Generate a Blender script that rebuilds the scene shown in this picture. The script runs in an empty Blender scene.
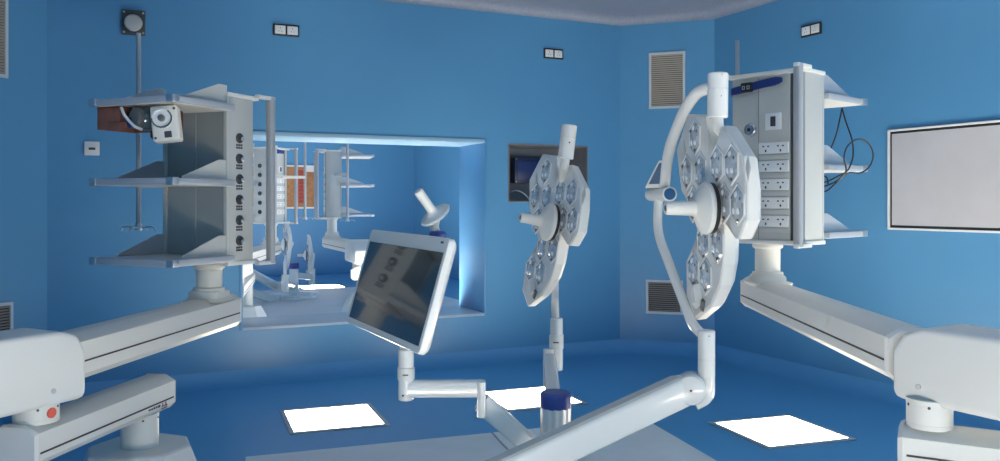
import bpy, bmesh, math, random
from mathutils import Vector, Matrix
random.seed(7)
scn = bpy.context.scene
COL = scn.collection
PI = math.pi

# ---------------------------------------------------------------- frame
# Room frame: floor z=0, back wall at constant Y, the camera stands at the origin turned 25.4 degrees to the left.
TH = math.radians(25.4)
CT, ST = math.cos(TH), math.sin(TH)
F, HZ, EYE = 850.0, 203.0, 1.55
CEIL = 2.85

def W(cx, cy, z):                      # sideways / forward distance from the photographer -> room
    return Vector((cx * CT - cy * ST, cx * ST + cy * CT, z))
def D(cx, cy):                         # direction
    return Vector((cx * CT - cy * ST, cx * ST + cy * CT, 0))
def PD(px, py, d):
    return W((500 - px) / F * d, d, EYE + (py - HZ) / F * d)
def PZ(px, py, z):
    return PD(px, py, (z - EYE) * F / (py - HZ))

# ---------------------------------------------------------------- materials
def mat(name, col, rough=0.5, metal=0.0, bump=0.0, bscale=200.0, var=0.0, vscale=6.0, emit=None, estr=0.0, coat=0.0, spec=0.5):
    m = bpy.data.materials.new(name)
    m.use_nodes = True
    nt = m.node_tree
    b = nt.nodes['Principled BSDF']
    b.inputs['Base Color'].default_value = (*col, 1)
    b.inputs['Roughness'].default_value = rough
    b.inputs['Metallic'].default_value = metal
    b.inputs['Coat Weight'].default_value = coat
    b.inputs['Specular IOR Level'].default_value = spec
    if emit:
        b.inputs['Emission Color'].default_value = (*emit, 1)
        b.inputs['Emission Strength'].default_value = estr
    tc = nt.nodes.new('ShaderNodeTexCoord')
    if var > 0:
        n = nt.nodes.new('ShaderNodeTexNoise')
        n.inputs['Scale'].default_value = vscale
        n.inputs['Detail'].default_value = 4
        nt.links.new(tc.outputs['Object'], n.inputs['Vector'])
        r = nt.nodes.new('ShaderNodeValToRGB')
        r.color_ramp.elements[0].position = 0.3
        r.color_ramp.elements[1].position = 0.7
        r.color_ramp.elements[0].color = (*[c * (1 - var) for c in col], 1)
        r.color_ramp.elements[1].color = (*[min(1, c * (1 + var)) for c in col], 1)
        nt.links.new(n.outputs['Fac'], r.inputs['Fac'])
        nt.links.new(r.outputs['Color'], b.inputs['Base Color'])
    if bump > 0:
        n2 = nt.nodes.new('ShaderNodeTexNoise')
        n2.inputs['Scale'].default_value = bscale
        nt.links.new(tc.outputs['Object'], n2.inputs['Vector'])
        bp = nt.nodes.new('ShaderNodeBump')
        bp.inputs['Strength'].default_value = bump
        bp.inputs['Distance'].default_value = 0.002
        nt.links.new(n2.outputs['Fac'], bp.inputs['Height'])
        nt.links.new(bp.outputs['Normal'], b.inputs['Normal'])
    return m

BLUE = (0.088, 0.290, 0.52)
M = {}
M['wall'] = mat('blue_wall_panel', BLUE, 0.38, bump=0.08, bscale=90, var=0.03, vscale=1.5)
M['ceil'] = mat('blue_ceiling_panel', (.10, .35, .64), 0.42, bump=0.05, bscale=60, var=0.03, vscale=1.2)
M['floor'] = mat('grey_vinyl', (0.24, 0.28, 0.37), 0.4, var=0.08, vscale=40)
M['sill'] = mat('pale_sill', (0.27, 0.45, 0.60), 0.35)
M['head'] = mat('pale_grey_head', (0.40, 0.50, 0.60), 0.35, var=.06, vscale=5)
M['jamb'] = mat('pale_blue_jamb', (0.085, 0.28, 0.53), 0.35, var=0.02)
M['laminar'] = mat('laminar_ceiling_screen', (0.76, 0.79, 0.80), 0.6, bump=0.2, bscale=400, var=0.03)
M['laminar_white'] = mat('pale_laminar_ceiling', (0.62, 0.66, 0.70), 0.5, var=0.05, vscale=3)
M['white'] = mat('white_powder_coat', (0.70, 0.69, 0.655), 0.38, bump=0.06, bscale=300)
M['white2'] = mat('white_gloss_plastic', (0.72, 0.715, 0.69), 0.25, coat=0.3)
M['offwhite'] = mat('warm_white_plastic', (0.68, 0.665, 0.62), 0.42, bump=0.08, bscale=300)
M['face'] = mat('lamp_face_plastic', (0.68, 0.68, 0.665), 0.22, coat=0.5)
M['lightgrey'] = mat('light_grey_panel', (0.50, 0.51, 0.49), 0.42, bump=0.05, bscale=200)
M['midgrey'] = mat('mid_grey_panel', (0.30, 0.325, 0.32), 0.45, bump=0.05, bscale=200, var=0.04)
M['alu'] = mat('anodised_aluminium', (0.44, 0.44, 0.45), 0.42, metal=0.35)
M['alu2'] = mat('shelf_aluminium', (0.46, 0.49, 0.53), 0.4, metal=0.35)
M['steel'] = mat('stainless_steel', (0.55, 0.57, 0.60), 0.3, metal=0.9)
M['darkgrey'] = mat('dark_grey_plastic', (0.06, 0.065, 0.07), 0.5)
M['black'] = mat('black_plastic', (0.012, 0.012, 0.014), 0.4)
M['blackline'] = mat('black_rubber_strip', (0.03, 0.03, 0.035), 0.6)
M['navy'] = mat('navy_blue_plastic', (0.015, 0.035, 0.17), 0.35)
M['bluecap'] = mat('blue_end_cap', (0.03, 0.055, 0.26), 0.4)
M['tealblue'] = mat('blue_round_button', (0.012, 0.10, 0.26), 0.5)
M['red'] = mat('red_brake_mark', (0.75, 0.10, 0.06), 0.4)
M['brown'] = mat('brown_board', (0.20, 0.080, 0.055), 0.6, var=0.25, vscale=20)
M['cork'] = mat('brown_cork_board', (0.40, 0.20, 0.09), 0.8, var=0.2, vscale=14)
M['redink'] = mat('red_lettering', (0.50, 0.09, 0.05), 0.6)
M['ink'] = mat('dark_print', (0.05, 0.055, 0.07), 0.6)
M['paper'] = mat('white_paper', (0.75, 0.76, 0.76), 0.7)
M['board'] = mat('whiteboard_surface', (0.52, 0.52, 0.545), 0.3, var=0.03, vscale=5)
M['ventback'] = mat('vent_dark', (0.06, 0.055, 0.05), 0.8)
M['vent'] = mat('vent_aluminium', (0.33, 0.32, 0.30), 0.45, metal=0.3)
M['ventframe'] = mat('vent_frame_paint', (0.50, 0.57, 0.63), 0.4)
M['niche'] = mat('grey_laminate', (0.17, 0.185, 0.21), 0.5, var=0.12, vscale=9)
M['darkblue'] = mat('dark_blue_box', (0.012, 0.03, 0.10), 0.35)
M['oxblood'] = mat('dark_red_rubber', (0.10, 0.015, 0.03), 0.5)
M['screen'] = mat('dark_glass_screen', (0.018, 0.026, 0.034), 0.10, coat=0.6, spec=0.8)
M['tile'] = mat('light_diffuser', (0.9, 0.9, 0.88), 0.6, emit=(1.0, 0.89, 0.70), estr=5.5)
M['tile_fill'] = mat('fill_light_diffuser', (0.9, 0.9, 0.88), 0.6, emit=(1.0, 0.90, 0.74), estr=10.5)  # stronger diffuser, only for the added fill lights
M['tile_far'] = mat('light_diffuser_next_room', (0.9, 0.9, 0.88), 0.6, emit=(1.0, 0.92, 0.80), estr=15.0)
M['silver'] = mat('silver_disc', (0.50, 0.50, 0.48), 0.35, metal=0.3)

def lens_mat():
    m = bpy.data.materials.new('faceted_reflector_glass')
    m.use_nodes = True
    nt = m.node_tree
    b = nt.nodes['Principled BSDF']
    tc = nt.nodes.new('ShaderNodeTexCoord')
    v = nt.nodes.new('ShaderNodeTexVoronoi')
    v.inputs['Scale'].default_value = 55
    nt.links.new(tc.outputs['Object'], v.inputs['Vector'])
    r = nt.nodes.new('ShaderNodeValToRGB')
    r.color_ramp.elements[0].color = (0.34, 0.36, 0.38, 1)
    r.color_ramp.elements[1].color = (0.72, 0.74, 0.76, 1)
    e = r.color_ramp.elements.new(0.45); e.color = (0.50, 0.53, 0.56, 1)
    nt.links.new(v.outputs['Color'], r.inputs['Fac'])
    nt.links.new(r.outputs['Color'], b.inputs['Base Color'])
    b.inputs['Metallic'].default_value = 0.3
    b.inputs['Roughness'].default_value = 0.18
    b.inputs['Coat Weight'].default_value = 0.8
    b.inputs['Coat Roughness'].default_value = 0.03
    bp = nt.nodes.new('ShaderNodeBump')
    bp.inputs['Strength'].default_value = 0.5
    bp.inputs['Distance'].default_value = 0.004
    nt.links.new(v.outputs['Distance'], bp.inputs['Height'])
    nt.links.new(bp.outputs['Normal'], b.inputs['Normal'])
    return m
M['lens'] = lens_mat()
M['led'] = mat('led_collimator', (0.80, 0.82, 0.83), 0.15, metal=0.2, coat=0.6)
M['leddark'] = mat('led_clip', (0.13, 0.13, 0.13), 0.3)

# ---------------------------------------------------------------- mesh helpers
I4 = Matrix.Identity(4)
def frame_matrix(o, x, y, z):
    return Matrix(((x[0], y[0], z[0], o[0]), (x[1], y[1], z[1], o[1]), (x[2], y[2], z[2], o[2]), (0, 0, 0, 1)))
def merge(bm, t, mx=None):
    if mx is not None:
        bmesh.ops.transform(t, matrix=mx, verts=t.verts)
    me = bpy.data.meshes.new('tmp')
    t.to_mesh(me); t.free()
    bm.from_mesh(me)
    bpy.data.meshes.remove(me)
def box(bm, x0, x1, y0, y1, z0, z1, mx=None, bev=0.0, seg=2, taper=None):
    t = bmesh.new()
    co = [(x, y, z) for z in (z0, z1) for y in (y0, y1) for x in (x0, x1)]
    v = [t.verts.new(c) for c in co]
    for q in ((0, 2, 3, 1), (4, 5, 7, 6), (0, 1, 5, 4), (2, 6, 7, 3), (0, 4, 6, 2), (1, 3, 7, 5)):
        t.faces.new([v[i] for i in q])
    if bev > 0:
        bmesh.ops.bevel(t, geom=list(t.edges), offset=bev, segments=seg, affect='EDGES', profile=0.5)
    merge(bm, t, mx)
def prism(bm, poly, z0, z1, mx=None, bev=0.0, seg=2):
    t = bmesh.new()
    a = [t.verts.new((p[0], p[1], z0)) for p in poly]
    b = [t.verts.new((p[0], p[1], z1)) for p in poly]
    n = len(poly)
    t.faces.new(a[::-1]); t.faces.new(b)
    for i in range(n):
        t.faces.new((a[i], a[(i + 1) % n], b[(i + 1) % n], b[i]))
    bmesh.ops.recalc_face_normals(t, faces=t.faces)
    if bev > 0:
        bmesh.ops.bevel(t, geom=list(t.edges), offset=bev, segments=seg, affect='EDGES', profile=0.5)
    merge(bm, t, mx)
def loft(bm, loops, mx=None, cap=True):
    t = bmesh.new()
    vs = [[t.verts.new(p) for p in l] for l in loops]
    n = len(loops[0])
    for k in range(len(vs) - 1):
        for i in range(n):
            t.faces.new((vs[k][i], vs[k][(i + 1) % n], vs[k + 1][(i + 1) % n], vs[k + 1][i]))
    if cap:
        t.faces.new(vs[0][::-1]); t.faces.new(vs[-1])
    bmesh.ops.recalc_face_normals(t, faces=t.faces)
    merge(bm, t, mx)
def axes_from(z, up=Vector((0, 0, 1))):
    z = Vector(z).normalized()
    u = Vector(up)
    if abs(z.dot(u)) > 0.97:
        u = Vector((1, 0, 0))
    x = u.cross(z).normalized()
    y = z.cross(x)
    return x, y, z
def lathe(bm, prof, o, z=(0, 0, 1), seg=32):
    """prof: list of (radius, height) turned about axis z through o."""
    x, y, zz = axes_from(z)
    loops = []
    for r, h in prof:
        loops.append([Vector(o) + zz * h + (x * math.cos(2 * PI * k / seg) + y * math.sin(2 * PI * k / seg)) * max(r, 1e-5) for k in range(seg)])
    loft(bm, loops)
def cyl(bm, a, b, r, r2=None, seg=28, bev=0.003):
    a, b = Vector(a), Vector(b)
    L = (b - a).length
    r2 = r if r2 is None else r2
    bev = min(bev, r * .4, r2 * .4, L * .3)
    lathe(bm, [(r - bev, 0), (r, bev), (r2, L - bev), (r2 - bev, L)], a, b - a, seg)
def fillet(pts, rad, n=6):
    pts = [Vector(p) for p in pts]
    out = [pts[0]]
    for i in range(1, len(pts) - 1):
        a, b, c = pts[i - 1], pts[i], pts[i + 1]
        u, v = (a - b), (c - b)
        k = min(rad, u.length * .48, v.length * .48)
        p, q = b + u.normalized() * k, b + v.normalized() * k
        for j in range(n + 1):
            t = j / n
            out.append(p * (1 - t) ** 2 + b * 2 * t * (1 - t) + q * t * t)
    out.append(pts[-1])
    return out
def tube(bm, pts, r, seg=16, r1=None):
    pts = [Vector(p) for p in pts]
    n = len(pts)
    tang = []
    for i in range(n):
        a = pts[max(i - 1, 0)]; b = pts[min(i + 1, n - 1)]
        tang.append((b - a).normalized())
    x, y, z = axes_from(tang[0])
    loops = []
    for i in range(n):
        z = tang[i]
        x = (x - z * x.dot(z)).normalized()
        y = z.cross(x)
        rr = r if r1 is None else r + (r1 - r) * i / (n - 1)
        loops.append([pts[i] + (x * math.cos(2 * PI * k / seg) + y * math.sin(2 * PI * k / seg)) * rr for k in range(seg)])
    loft(bm, loops)
def spline(ctrl, n=8):
    c = [Vector(p) for p in ctrl]
    c = [c[0] * 2 - c[1]] + c + [c[-1] * 2 - c[-2]]
    out = []
    for i in range(1, len(c) - 2):
        for j in range(n):
            t = j / n
            p0, p1, p2, p3 = c[i - 1], c[i], c[i + 1], c[i + 2]
            out.append(0.5 * ((2 * p1) + (p2 - p0) * t + (2 * p0 - 5 * p1 + 4 * p2 - p3) * t * t + (3 * p1 - p0 - 3 * p2 + p3) * t ** 3))
    out.append(c[-2])
    return out
def bar(bm, a, b, prof, up=(0, 0, 1), prof2=None, bev=0.0):
    """sweep a closed 2-D profile (sideways, up) straight from a to b."""
    a, b = Vector(a), Vector(b)
    z = (b - a).normalized()
    x = Vector(up).cross(z).normalized()
    y = z.cross(x)
    p2 = prof2 or prof
    loft(bm, [[a + x * p[0] + y * p[1] for p in prof], [b + x * p[0] + y * p[1] for p in p2]])
def rrect(w, h, r, n=4):
    out = []
    for sx, sy, a0 in ((1, 1, 0), (-1, 1, 90), (-1, -1, 180), (1, -1, 270)):
        for k in range(n + 1):
            a = math.radians(a0 + 90 * k / n)
            out.append((sx * (w / 2 - r) + r * math.cos(a), sy * (h / 2 - r) + r * math.sin(a)))
    return out
def new():
    return bmesh.new()
def rootof(p):
    while p.parent is not None: p = p.parent
    return p
def obj(name, bm, m, parent=None, smooth=35):
    me = bpy.data.meshes.new(name)
    bmesh.ops.recalc_face_normals(bm, faces=bm.faces)
    if parent is not None:
        off = Vector(rootof(parent).location)
    else:                                   # a thing of one mesh: its origin at the middle of its underside
        lo = Vector([min(v.co[i] for v in bm.verts) for i in range(3)])
        hi = Vector([max(v.co[i] for v in bm.verts) for i in range(3)])
        off = Vector(((lo.x + hi.x) / 2, (lo.y + hi.y) / 2, lo.z))
    bmesh.ops.translate(bm, vec=-off, verts=bm.verts)
    bm.to_mesh(me); bm.free()
    me.materials.append(m)
    if smooth:
        me.shade_smooth()
        me.set_sharp_from_angle(angle=math.radians(smooth))
    o = bpy.data.objects.new(name, me)
    COL.objects.link(o)
    if parent is not None:
        o.parent = parent
    else:
        o.location = off
    return o
def tag(o, label, cat, group=None):
    o['label'] = label; o['category'] = cat
    if group: o['group'] = group
    return o
def thing(name, loc, label, cat, group=None):
    o = bpy.data.objects.new(name, None)
    o.empty_display_size = 0.1
    COL.objects.link(o)
    o.location = loc
    return tag(o, label, cat, group)
def struct(name, bm, m, smooth=35):
    o = obj(name, bm, m, None, smooth)
    o['kind'] = 'structure'
    return o

# ---------------------------------------------------------------- room shell
BY = 6.27
XL, XR, YF = -4.71, 0.86, -0.9
CH = 0.57                         # legs of the chamfered corners
FLOOR = -0.08
BX0, BX1 = -4.14, 0.29            # ends of the flat back wall
WT = 0.52                         # thickness of the wall with the observation opening

def wall_grid(bm, o, ux, length, z0, z1, depth, holes, nrm):
    """wall face from o along ux, holes (s0,s1,za,zb,deep) cut in, reveals as deep as `deep` (full = through)."""
    o = Vector(o); ux = Vector(ux).normalized(); nb = -Vector(nrm).normalized()
    ss = sorted({0, length, *[h[0] for h in holes], *[h[1] for h in holes]})
    zs = sorted({z0, z1, *[h[2] for h in holes], *[h[3] for h in holes]})
    def P(s, z, d): return o + ux * s + Vector((0, 0, z)) + nb * d
    def inhole(s, z):
        for h in holes:
            if h[0] < s < h[1] and h[2] < z < h[3]: return h
        return None
    def quad(*ps):
        bm.faces.new([bm.verts.new(p) for p in ps])
    for i in range(len(ss) - 1):
        for j in range(len(zs) - 1):
            a, b, c, d = ss[i], ss[i + 1], zs[j], zs[j + 1]
            h = inhole((a + b) / 2, (c + d) / 2)
            if h is None:
                quad(P(a, c, 0), P(b, c, 0), P(b, d, 0), P(a, d, 0))
            if h is None or h[4] < depth:
                quad(P(a, c, depth), P(a, d, depth), P(b, d, depth), P(b, c, depth))
    for a, b in ((0, 0), (length, length)):
        quad(P(a, z0, 0), P(a, z1, 0), P(a, z1, depth), P(a, z0, depth))
    for z in (z0, z1):
        quad(P(0, z, 0), P(length, z, 0), P(length, z, depth), P(0, z, depth))

# observation opening and hatch niche in the back wall
OX0, OX1, OZ0, OZ1 = -2.837, -0.943, 1.064, 2.44
NX0, NX1, NZ0, NZ1 = -3.80, -3.06, 1.072, 1.533
bm = new()
wall_grid(bm, (BX0, BY, 0), (1, 0, 0), BX1 - BX0, FLOOR - .1, CEIL + .1, WT,
          [(OX0 - BX0, OX1 - BX0, OZ0, OZ1, 9), (NX0 - BX0, NX1 - BX0, NZ0, NZ1, 9)], (0, -1, 0))
struct('wall_back', bm, M['wall'], 0)
# reveals of the opening: sill, head and two jambs
bm = new(); box(bm, OX0 - .0, OX1 + .0, BY - .012, BY + WT + .012, OZ0 - .03, OZ0, bev=.004)
o = struct('trim_1', bm, M['sill'])
bm = new()
box(bm, OX0 - .02, OX0, BY - .008, BY + WT + .008, OZ0 - .03, OZ1 + .02, bev=.003)
box(bm, OX1, OX1 + .02, BY - .008, BY + WT + .008, OZ0 - .03, OZ1 + .02, bev=.003)
struct('trim_2', bm, M['jamb'])
bm = new(); box(bm, OX0, OX1, BY - .008, BY + WT + .008, OZ1, OZ1 + .02, bev=.003); struct('trim_6', bm, M['head'])
# niche lining
bm = new()
ND = .38
box(bm, NX0, NX1, BY + ND, BY + ND + .02, NZ0, NZ1)
box(bm, NX0 - .012, NX0, BY - .004, BY + ND + .02, NZ0 - .012, NZ1 + .012)
box(bm, NX1, NX1 + .012, BY - .004, BY + ND + .02, NZ0 - .012, NZ1 + .012)
box(bm, NX0, NX1, BY - .004, BY + ND + .02, NZ0 - .012, NZ0)
box(bm, NX0, NX1, BY - .004, BY + ND + .02, NZ1, NZ1 + .012)
struct('trim_3', bm, M['niche'], 0)


def plain_wall(name, a, b, centre, z0=FLOOR - .1, z1=CEIL + .1, m=None):
    a, b = Vector((*a, 0)), Vector((*b, 0))
    u = (b - a).normalized(); n = Vector((-u.y, u.x, 0))
    if n.dot(Vector((*centre, 0)) - a) > 0: n = -n
    bm = new()
    box(bm, 0, (b - a).length, 0, .12, z0, z1, frame_matrix(a, u, n, (0, 0, 1)))
    return struct(name, bm, m or M['wall'], 0)
MID = (-1.9, 2.7)
PER = [(BX0, BY), (BX1, BY), (XR, BY - CH), (XR, YF + CH), (BX1, YF), (BX0, YF), (XL, YF + CH), (XL, BY - CH)]
for nm, i in (('wall_back_right', 1), ('wall_right', 2), ('wall_front_right', 3), ('wall_front', 4), ('wall_front_left', 5), ('wall_left', 6), ('wall_back_left', 7)):
    plain_wall(nm, PER[i], PER[(i + 1) % 8], MID)
def inset(poly, d):
    out = []
    n = len(poly)
    for i in range(n):
        a, b, c = [Vector(poly[(i + k) % n]) for k in (-1, 0, 1)]
        e1, e2 = (b - a).normalized(), (c - b).normalized()
        n1, n2 = Vector((e1.y, -e1.x)), Vector((e2.y, -e2.x))      # PER runs clockwise: inside on the right
        m_ = (n1 + n2).normalized()
        out.append(b + m_ * d / m_.dot(n1))
    return out
def cove(name, r, z, sgn, m):
    bm = new(); loops = []
    for k in range(9):
        a = PI / 2 * k / 8
        d, h = r * (1 - math.cos(a)) + .001, r * (1 - math.sin(a))
        loops.append([Vector((p.x, p.y, z - sgn * h)) for p in inset(PER, d)])
    loft(bm, loops, cap=False)
    return struct(name, bm, m, 60)
cove('trim_4', .11, CEIL, 1, M['ceil'])
cove('trim_5', .08, FLOOR, -1, M['floor'])
bm = new(); box(bm, XL - .1, XR + .1, YF - .1, BY + .02, FLOOR - .1, FLOOR); struct('floor', bm, M['floor'], 0)
bm = new(); box(bm, XL - .1, XR + .1, YF - .1, BY + .02, CEIL, CEIL + .1); struct('ceiling', bm, M['ceil'], 0)

# laminar-flow screen let into the middle of the ceiling
bm = new()
K0, K1, K2 = PZ(180, 463, CEIL - .02), PZ(643, 417.6, CEIL - .02), PZ(718, 461, CEIL - .02)
e1 = (K1 - K0); e2 = (K2 - K1)
C0 = K1 - e1 * .88; C3 = K1 + e2 * 3.4; C4 = C0 + e2 * 3.4
lam = thing('laminar_airflow_panel', ((K1 + C4) / 2).to_tuple()[:2] + (CEIL - .02,), 'large pale grey airflow screen let into the ceiling behind the lamp arms', 'ceiling panel')
sp = K1.lerp(C0, .42)
gp = (C0 - K1).normalized() * .004
def quadprism(bm, ps, z0, z1, bev=.003):
    prism(bm, [(p.x, p.y) for p in ps], z0, z1, bev=bev, seg=1)
quadprism(bm, [K1, sp - gp, sp - gp + e2 * 3.4, C3], CEIL - .02, CEIL - .001)
obj('screen_panel', bm, M['laminar'], lam)
bm = new(); quadprism(bm, [sp + gp, C0, C4, sp + gp + e2 * 3.4], CEIL - .02, CEIL - .001)
obj('screen_panel', bm, M['laminar'], lam)
bm = new(); quadprism(bm, [sp - gp * .95, sp + gp * .95, sp + gp * .95 + e2 * 3.4, sp - gp * .95 + e2 * 3.4], CEIL - .012, CEIL - .001, 0)
obj('joint_strip', bm, M['darkgrey'], lam)

# ---------------------------------------------------------------- ceiling lights
def ceiling_light(ctr, ux, size, label, group=None, zc=CEIL, m=None):
    o = thing('ceiling_light', (ctr.x, ctr.y, zc - .02), label, 'ceiling light', group)
    ux = Vector((ux.x, ux.y, 0)).normalized(); uy = Vector((-ux.y, ux.x, 0))
    mx = frame_matrix((ctr.x, ctr.y, 0), ux, uy, (0, 0, 1))
    h = size / 2; w = .030
    bm = new()
    for a in ((-h - w, h + w, -h - w, -h), (-h - w, h + w, h, h + w), (-h - w, -h, -h, h), (h, h + w, -h, h)):
        box(bm, *a, zc - .010, zc - .001, mx, bev=.003, seg=1)
    obj('frame', bm, M['alu2'], o)
    bm = new(); box(bm, -h + .001, h - .001, -h + .001, h - .001, zc - .007, zc - .002, mx, bev=.001, seg=1)
    obj('diffuser', bm, m or M['tile'], o, 0)
    return o
EX = Vector((1, 0, 0))
ceiling_light(PZ(333, 418.5, CEIL), D(.95, -.35), .515, 'lit square ceiling light below the tilted monitor in the photo')
ceiling_light(PZ(530, 398.5, CEIL), D(.93, -.37), .515, 'lit square ceiling light partly behind the blue-capped post')
ceiling_light(PZ(780, 431.5, CEIL), D(.95, -.32), .515, 'lit square ceiling light near the big shelf unit with sockets')
for p in (Vector((-3.6, 2.0, 0)), Vector((-3.6, .3, 0)), Vector((-.35, 1.2, 0)), Vector((-1.9, -.35, 0)), Vector((-3.3, -.3, 0)), Vector((-.4, -.2, 0))):  # unseen ceiling lights added as fill near the camera
    ceiling_light(p, EX, .56, 'added fill light on the unseen ceiling of the near half', 'added fill lights of the near half', m=M['tile_fill'])

# ---------------------------------------------------------------- wall fittings
def on_back(px, py):                      # a point of the photograph on the back wall
    k = (500 - px) / F
    d = BY / (CT + ST * k)
    return W(k * d, d, EYE + (py - HZ) / F * d)
def on_left(px, py):
    k = (500 - px) / F
    d = XL / (k * CT - ST)
    return W(k * d, d, EYE + (py - HZ) / F * d)
def on_chamfer(px, py, side):
    k = (500 - px) / F
    x, y = k * CT - ST, k * ST + CT
    d = (BX1 + BY) / (x + y) if side == 'R' else (BY - BX0) / (y - x)
    return W(k * d, d, EYE + (py - HZ) / F * d)
S2 = math.sqrt(.5)
WALLS = {'B': (Vector((1, 0, 0)), Vector((0, -1, 0))), 'L': (Vector((0, 1, 0)), Vector((1, 0, 0))),
         'CR': (Vector((S2, -S2, 0)), Vector((-S2, -S2, 0))), 'CL': (Vector((S2, S2, 0)), Vector((S2, -S2, 0)))}
def wmx(p, wall):
    ux, n = WALLS[wall]
    return frame_matrix(p, ux, Vector((0, 0, 1)), n * 1.0) if ux.cross(Vector((0, 0, 1))).dot(n) > 0 else frame_matrix(p, -ux, Vector((0, 0, 1)), n)

def double_socket(p, wall, label, w=.19, h=.085):
    mx = wmx(p, wall)
    o = thing('wall_socket', p, label, 'socket')
    bm = new(); box(bm, -w / 2, w / 2, -h / 2, h / 2, .001, .014, mx, bev=.003); obj('frame', bm, M['black'], o)
    for sx in (-1, 1):
        bm = new()
        box(bm, sx * w * .235 - w * .20, sx * w * .235 + w * .20, -h * .36, h * .36, .013, .019, mx, bev=.002)
        q = obj('socket_plate', bm, M['paper'], o)
        bm = new()
        for dx, dy, hh in ((0, -.012, .010), (-.010, .010, .008), (.010, .010, .008)):
            box(bm, sx * w * .235 + dx - .002, sx * w * .235 + dx + .002, dy - hh / 2, dy + hh / 2, .0185, .0195, mx)
        obj('slot', bm, M['darkgrey'], q, 0)
    return o
double_socket(on_back(286, 30.5), 'B', 'double wall socket in black frame on the blue wall nearest the observation opening')
double_socket(on_back(553, 54), 'B', 'double wall socket in black frame below the recessed grey hatch', w=.185)
double_socket(on_left(812, 30), 'L', 'double wall socket in black frame on the wall with the whiteboard')

# small white plate with a dark slot
p = on_back(92, 148.5); mx = wmx(p, 'B')
o = thing('wall_switch', p, 'small white square plate with dark slot on the blue wall', 'wall switch')
bm = new(); box(bm, -.046, .046, -.046, .046, .001, .012, mx, bev=.003); obj('plate', bm, M['paper'], o)
bm = new(); box(bm, -.02, .02, -.006, .010, .011, .014, mx, bev=.001); obj('slot', bm, M['darkgrey'], o)

# dark square outlet with a round silver disc
p = on_back(133.5, 23); mx = wmx(p, 'B')
o = thing('floor_level_outlet', p, 'dark square wall fitting with round silver disc behind the hanging pole', 'wall outlet')
bm = new(); box(bm, -.074, .074, -.085, .085, .001, .02, mx, bev=.006); obj('back_plate', bm, M['darkgrey'], o)
bm = new(); lathe(bm, [(.056, .0), (.058, .012), (.050, .020), (.02, .024), (.0, .024)], mx @ Vector((.002, .004, .019)), mx.to_3x3() @ Vector((0, 0, 1)))
obj('disc', bm, M['silver'], o)
bm = new(); lathe(bm, [(.066, 0), (.066, .008), (.059, .010), (.059, 0)], mx @ Vector((.002, .004, .0195)), mx.to_3x3() @ Vector((0, 0, 1)))
obj('ring', bm, M['black'], o)
bm = new()
for a, b in ((-.060, .068), (.060, .068), (-.060, -.068), (.060, -.068)):
    lathe(bm, [(.008, 0), (.007, .004), (0, .005)], mx @ Vector((a, b, .0195)), mx.to_3x3() @ Vector((0, 0, 1)), 12)
obj('screws', bm, M['silver'], o)

def air_vent(p, wall, w, h, label):
    mx = wmx(p, wall)
    o = thing('air_vent', p, label, 'air vent', 'louvred air vents on the corner walls')
    bm = new(); box(bm, -w / 2 + .01, w / 2 - .01, -h / 2 + .01, h / 2 - .01, .001, .004, mx); obj('backing', bm, M['ventback'], o, 0)
    bm = new(); t = .022
    for a in ((-w / 2, w / 2, -h / 2, -h / 2 + t), (-w / 2, w / 2, h / 2 - t, h / 2), (-w / 2, -w / 2 + t, -h / 2 + t, h / 2 - t), (w / 2 - t, w / 2, -h / 2 + t, h / 2 - t)):
        box(bm, *a, .001, .014, mx, bev=.002, seg=1)
    obj('frame', bm, M['ventframe'], o)
    bm = new(); n = int((h - 2 * t) / .0175)
    for k in range(n):
        y = -h / 2 + t + (k + .5) * (h - 2 * t) / n
        r = Matrix.Translation((0, y, .009)) @ Matrix.Rotation(math.radians(-38), 4, 'X')
        box(bm, -w / 2 + t, w / 2 - t, -.007, .007, -.0007, .0007, mx @ r)
    obj('louvre', bm, M['vent'], o, 0)
    return o
def vent_between(x0, x1, y0, y1, side, wall, label):
    a, b = on_chamfer(x0, y0, side), on_chamfer(x1, y1, side)
    z0, z1 = (on_chamfer(x0, y0, side).z + on_chamfer(x1, y0, side).z) / 2, (on_chamfer(x0, y1, side).z + on_chamfer(x1, y1, side).z) / 2
    c = (a + b) / 2; c.z = (z0 + z1) / 2
    return air_vent(c, wall, (Vector((a.x, a.y)) - Vector((b.x, b.y))).length, z1 - z0, label)
vent_between(649, 685.5, 52, 108.5, 'L', 'CL', 'tall louvred air vent on the corner wall, clear of the bent lamp yoke')
vent_between(646, 683, 280, 314, 'L', 'CL', 'short louvred air vent on the corner wall, crossed by the bent lamp yoke')
w_ = .36
vent_between(-40, 7, -8, 75, 'R', 'CR', 'tall louvred air vent on the corner wall, cut by the photo edge')
vent_between(-34, 12, 304, 338, 'R', 'CR', 'short louvred air vent just clear of the big white arm housing')

# whiteboard on the left wall
p0, p1 = on_left(889.5, 130), on_left(889.5, 229.5)
zc = (p0.z + p1.z) / 2; hh = p1.z - p0.z; ww = 1.25
p = Vector((XL, p0.y - ww / 2, zc)); mx = wmx(p, 'L')
o = thing('whiteboard', (XL, p.y, p0.z), 'wide blank whiteboard with thin dark border on the blue wall', 'whiteboard')
bm = new()
for a in ((-ww / 2, ww / 2, -hh / 2, -hh / 2 + .014), (-ww / 2, ww / 2, hh / 2 - .014, hh / 2), (-ww / 2, -ww / 2 + .014, -hh / 2, hh / 2), (ww / 2 - .014, ww / 2, -hh / 2, hh / 2)):
    box(bm, *a, .001, .022, mx, bev=.003, seg=1)
obj('frame', bm, M['paper'], o)
bm = new(); box(bm, -ww / 2 + .012, ww / 2 - .012, -hh / 2 + .012, hh / 2 - .012, .001, .010, mx); obj('border', bm, M['black'], o, 0)
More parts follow.
